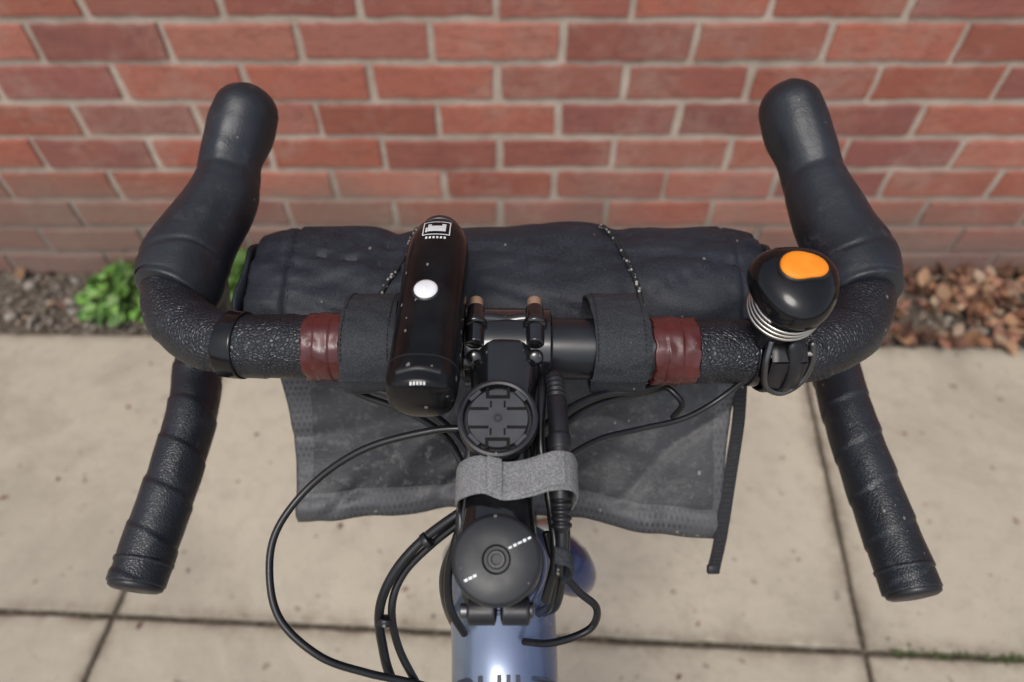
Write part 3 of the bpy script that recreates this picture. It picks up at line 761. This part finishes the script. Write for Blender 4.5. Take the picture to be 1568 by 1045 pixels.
for i in range(nx):
    for j in range(nt):
        F.append((i*nt+j,i*nt+(j+1)%nt,(i+1)*nt+(j+1)%nt,(i+1)*nt+j))
F.append(tuple(range(nt)));F.append(tuple(nx*nt+j for j in range(nt-1,-1,-1)))
bb=add('bag_body',V,F,FAB,bag,True,None,60)
bbt=BVHTree.FromPolygons([v.co for v in bb.data.vertices],[tuple(p.vertices) for p in bb.data.polygons])
mb=MB()
for xs in (XL+.0285,XR-.025):
    y=.256
    while y<.318:
        a=drop(bbt,xs,y,.0001); b_=drop(bbt,xs,y+.0016,.0001); V,F=tubegeo([tuple(a),tuple(b_)],.00022,n=6,ds=.01); mb.put(V,F); y+=.0028
mb.obj('bag_stitching',FAB2,bag)
for nm,x0,sg in (('left',XL-.0012,-1),('right',XR+.0012,1)):
    Vv=[];Ff=[]
    for a in range(4):
        for k in range(19):
            t=k/18; Vv.append((x0+sg*(.0008*a)+sg*.0010*math.sin(t*9+a),.2500+.070*t,.850+.015*max(0,math.sin(t*math.pi))**.7-.011*a+.0015*math.sin(t*11)))
    for a in range(3):
        for k in range(18): q=a*19+k; Ff.append((q,q+1,q+20,q+19))
    o=add('end_fold_'+nm,Vv,Ff,FAB,bag); m=o.modifiers.new('s','SOLIDIFY'); m.thickness=.0022; m.offset=0
def m_cord():
    t=NT('shock_cord_mat')
    w=t.n('ShaderNodeTexVoronoi'); w.inputs['Scale'].default_value=520; t.l(t.co,w.inputs['Vector'])
    f=t.math('LESS_THAN',w.outputs['Distance'],.40)
    sp=t.n('ShaderNodeSeparateColor'); t.l(w.outputs['Color'],sp.inputs[0]); f=t.math('MULTIPLY',f,t.math('GREATER_THAN',sp.outputs[0],.55))
    return t.fin(t.mix(f,(.006,.006,.007),(.36,.35,.33)),.7)
CORD=m_cord()
def cordpath(pts):
    return [tuple(drop(bbt,x,y,.0012)) for (x,y) in pts]
tube('shock_cord_right',[(.050,.330,.845)]+cordpath([(.0545,.3180),(.0590,.3110),(.0625,.3027),(.0655,.292),(.0681,.2818),(.0715,.270),(.0741,.2602),(.0762,.2535)])+[(.077,.243,.855)],.0015,CORD,bag,n=10,ds=.002)
tube('shock_cord_left',[(-.0545,.330,.845)]+cordpath([(-.0575,.316),(-.0600,.306),(-.0623,.2954),(-.0665,.284),(-.0702,.2739),(-.0750,.2645),(-.0784,.2578),(-.0800,.252)])+[(-.081,.243,.855)],.0014,CORD,bag,n=10,ds=.002)
def lerp(a,b,t): return a+(b-a)*t
nu,nv=140,56; V=[];F=[];UV=[]
def bottom(u):
    X=lerp(-.1372,.1310,u)
    pts=[(0,.1850),(.2,.1900),(.38,.1940),(.65,.1880),(.85,.1765),(1,.1715)]
    for (a,ya),(b_,yb) in zip(pts,pts[1:]):
        if u<=b_+1e-9:
            t=(u-a)/(b_-a); t=t*t*(3-2*t); return X,lerp(ya,yb,t)
for j in range(nv+1):
    v=j/nv
    for i in range(nu+1):
        u=i/nu
        xt=lerp(-.1445,.1425,u); xb,yb=bottom(u)
        x=lerp(xt,xb,v)+.0025*math.sin(v*3.1)*(1-2*u)
        y=lerp(.2530,yb,v); z=lerp(.8150,.7350,v)
        y+=math.sin(v*math.pi)*.004
        w=.0068*noise.noise(Vector((x*10,v*1.6,5)))*v+.0028*noise.noise(Vector((x*30,v*4,2)))*(.3+v)
        w-=.0018*max(0,1-abs(noise.noise(Vector((x*12+v*1.5,v*2,8))))*7)
        if v>.86: w+=.0028*math.sin((v-.86)/.14*math.pi)
        y-=w*.8; z+=w*.7
        y+=.0012*noise.noise(Vector((x*40,3,1)))*(v>.95)
        V.append((x,y,z)); UV.append((x,v*.085))
for j in range(nv):
    for i in range(nu):
        a=j*(nu+1)+i; F.append((a,a+1,a+nu+2,a+nu+1))
o=add('bag_flap',V,F,FLAP,bag)
uvl=o.data.uv_layers.new(name='UVMap')
for lp0 in o.data.loops: uvl.data[lp0.index].uv=UV[lp0.vertex_index]
m=o.modifiers.new('s','SOLIDIFY'); m.thickness=.0012
sprof=[(.1965,.8735),(.2005,.8850),(.2120,.8925),(.2280,.8915),(.2420,.8850),(.2520,.8720),(.2500,.8560),(.2330,.8470),(.2110,.8500),(.1990,.8600),(.1965,.8735)]
for nm,x,w in (('left',-.0720,.027),('right',.0535,.0275)):
    band([(x+.0012*math.sin(i),y,z) for i,(y,z) in enumerate(sprof)],w,.0022,FAB2,'bar_strap_'+nm,bag,Vector((1,0,0)),110,.0008)
    mb=MB()
    for sx in (-.42,.42):
        for i in range(26):
            t=(1.0+i*.17)
            if t>5: break
            p=crom(sprof,t);p2=crom(sprof,t+.09); xx=x+sx*w
            d=(Vector(p)-Vector((.226,.870))); d.normalize()
            a=Vector((xx,p[0],p[1]))+Vector((0,d.x,d.y))*.0014; b_=Vector((xx,p2[0],p2[1]))+Vector((0,d.x,d.y))*.0014
            V,F=tubegeo([tuple(a),tuple(b_)],.0003,n=6,ds=.01); mb.put(V,F)
    mb.obj('stitching_'+nm,WEB,bag)
mb=MB()
wp=[(.1415,.2430,.804),(.1405,.226,.788),(.1385,.2112,.772),(.1345,.190,.754),(.1306,.1702,.737),(.1270,.1560,.722)]
wa=Vector((.985,-.12,.10)).normalized()
band(wp,.0078,.0018,WEB,'webbing_strap',bag,wa,60,.0001)
V,F=boxgeo((.1272,.1572,.7232),(.0080,.006,.003),Matrix.Rotation(.8,3,'X'),.0008); add('webbing_end',V,F,BLK,bag)
for i in range(42):
    p=Vector(crom(wp,i/42*5))+Vector((0,-.0007,.0010))
    V,F=tubegeo([tuple(p-wa*.0024),tuple(p+wa*.0024)],.00045,n=6,ds=.01); mb.put(V,F)
mb.obj('webbing_teeth',FAB2,bag)

# ------------------------------------------------------------------ bell
bell=empty('bicycle_bell')
Mb=frame_to(Vector((.02,-.22,.98)),(.1272,.2145,.9205))
def blob(prof,rf,M,n=72):
    V=[];F=[]
    for r,z in prof:
        for k in range(n):
            a=2*math.pi*k/n; rr=rf(a)*r; V.append(M@Vector((rr*math.cos(a),rr*math.sin(a),z)))
    for i in range(len(prof)-1):
        for k in range(n): a=i*n+k;b_=i*n+(k+1)%n;F.append((a,b_,b_+n,a+n))
    F.append(tuple((len(prof)-1)*n+k for k in range(n))); return V,F
rf=lambda a: .0202*(1-.085*math.cos(a)+.060*math.cos(3*(a-math.pi)))
prof=[(.80,-.0010),(.93,-.0002),(.99,.002),(1,.0045),(.985,.0070),(.95,.0094),(.88,.0116),(.78,.0132),(.64,.0146),(.45,.0157),(.25,.0163),(.08,.0166)]
V,F=blob(prof,rf,Mb); bo=add('bell_cover',V,F,GLOSS,bell)
bv=BVHTree.FromPolygons([v.co for v in bo.data.vertices],[tuple(p.vertices) for p in bo.data.polygons])
Mo=frame_to(Vector((.03,-.05,.99)),Mb@Vector((.0022,-.0002,.0154)))
ro=lambda a: .0092*(1+.16*math.cos(2*(a-math.pi/2-.1))+.06*math.cos(3*(a-.3)))
V,F=blob([(1.10,-.004),(1.10,.0004),(1.04,.0012),(.98,.0006)],ro,Mo); add('button_surround',V,F,BLK,bell)
V,F=blob([(1.0,-.003),(1.0,.0012),(.95,.0019),(.8,.0024),(.5,.0027),(.1,.0028)],ro,Mo); add('bell_button',V,F,ORANGE,bell)
mb=MB(); turns=3.4; pts=[]
for i in range(150):
    a=i/150*turns*2*math.pi; pts.append(Mb@Vector((-.0050+.0160*math.cos(a),.0160*math.sin(a),-.0115+.0031*a/(2*math.pi))))
V,F=tubegeo([tuple(p) for p in pts],.0009,n=10,ds=.0015); mb.put(V,F); mb.obj('bell_coil',STEEL,bell)
V,F=revolve([(.0001,.001),(.0135,.001),(.0138,-.0150),(.0120,-.0200),(.0001,-.0200)],40,Mb); add('bell_core',V,F,BLK,bell,True,None,40)
V,F=boxgeo((.1285,.2130,.8955),(.020,.020,.013),None,.002); add('bell_foot',V,F,BLK,bell,True,None,35)
band([(.1330,.196,.889),(.1330,.1945,.880),(.1335,.1950,.868),(.1340,.2040,.857),(.1345,.2160,.8545),(.1345,.2290,.862),(.1340,.2340,.875),(.1335,.2290,.888),(.1330,.2160,.8935),(.1330,.2040,.8930),(.1330,.196,.889)],.017,.0024,BLK,'bell_strap',bell,Vector((1,0,0)),80,.0003)
lp3=[(.1235,.2030,.8955),(.1225,.1975,.886),(.1255,.1940,.873),(.1340,.1930,.868),(.1430,.1960,.873),(.1460,.2000,.884),(.1440,.2035,.8935)]
tube('bell_buckle',lp3,.0018,DSTEEL,bell,n=12,ds=.001)
tube('bell_strap_tail',[(.1345,.200,.895),(.1360,.1955,.887),(.1362,.1930,.876),(.1350,.1945,.866)],[.0042,.004,.0038,.003],BLK,bell,n=16,ds=.001,ry=.5,fixed=False)
tube('bell_buckle_bar',[(.1240,.1995,.889),(.1450,.2015,.889)],.0014,STEEL,bell,n=10,ds=.002)
bm=textmesh('ALPKIT',.0062)
for v in bm.verts: v.co=drop(bv,.1250+v.co.x*.95,.2278+v.co.y,.0003,1.0,.92)
me2=bpy.data.meshes.new('bell_print'); bm.to_mesh(me2); me2.materials.append(WMARK); to=bpy.data.objects.new('bell_print',me2); scene.collection.objects.link(to); to.parent=bell

# ------------------------------------------------------------------ light & camera
w=bpy.data.worlds.new('World'); scene.world=w; w.use_nodes=True
nt=w.node_tree; bg=nt.nodes['Background']; sky=nt.nodes.new('ShaderNodeTexSky'); sky.sky_type='NISHITA'; sky.sun_disc=False
sky.sun_elevation=R(62); sky.sun_rotation=R(200); sky.dust_density=3; sky.air_density=1.0; sky.ozone_density=1
hs=nt.nodes.new('ShaderNodeHueSaturation'); hs.inputs['Saturation'].default_value=.50; hs.inputs['Value'].default_value=1.12
nt.links.new(sky.outputs[0],hs.inputs['Color']); nt.links.new(hs.outputs[0],bg.inputs[0]); bg.inputs[1].default_value=.15
sl=bpy.data.lights.new('sun','SUN'); sl.energy=1.4; sl.angle=R(22); sl.color=(1,.965,.91)
so=bpy.data.objects.new('sun',sl); scene.collection.objects.link(so)
az=R(200); el=R(62); d=Vector((math.sin(az)*math.cos(el),math.cos(az)*math.cos(el),math.sin(el)))
so.rotation_euler=d.to_track_quat('Z','Y').to_euler(); so.location=(0,-3,5)
cam=bpy.data.cameras.new('camera'); cam.lens=24; cam.sensor_width=36; cam.clip_start=.02; cam.clip_end=200
cam.dof.use_dof=True; cam.dof.focus_distance=.335; cam.dof.aperture_fstop=6.0
co=bpy.data.objects.new('camera',cam); scene.collection.objects.link(co); co.location=(0,0,1.15); co.rotation_euler=(R(90-51.3),0,0)
scene.camera=co
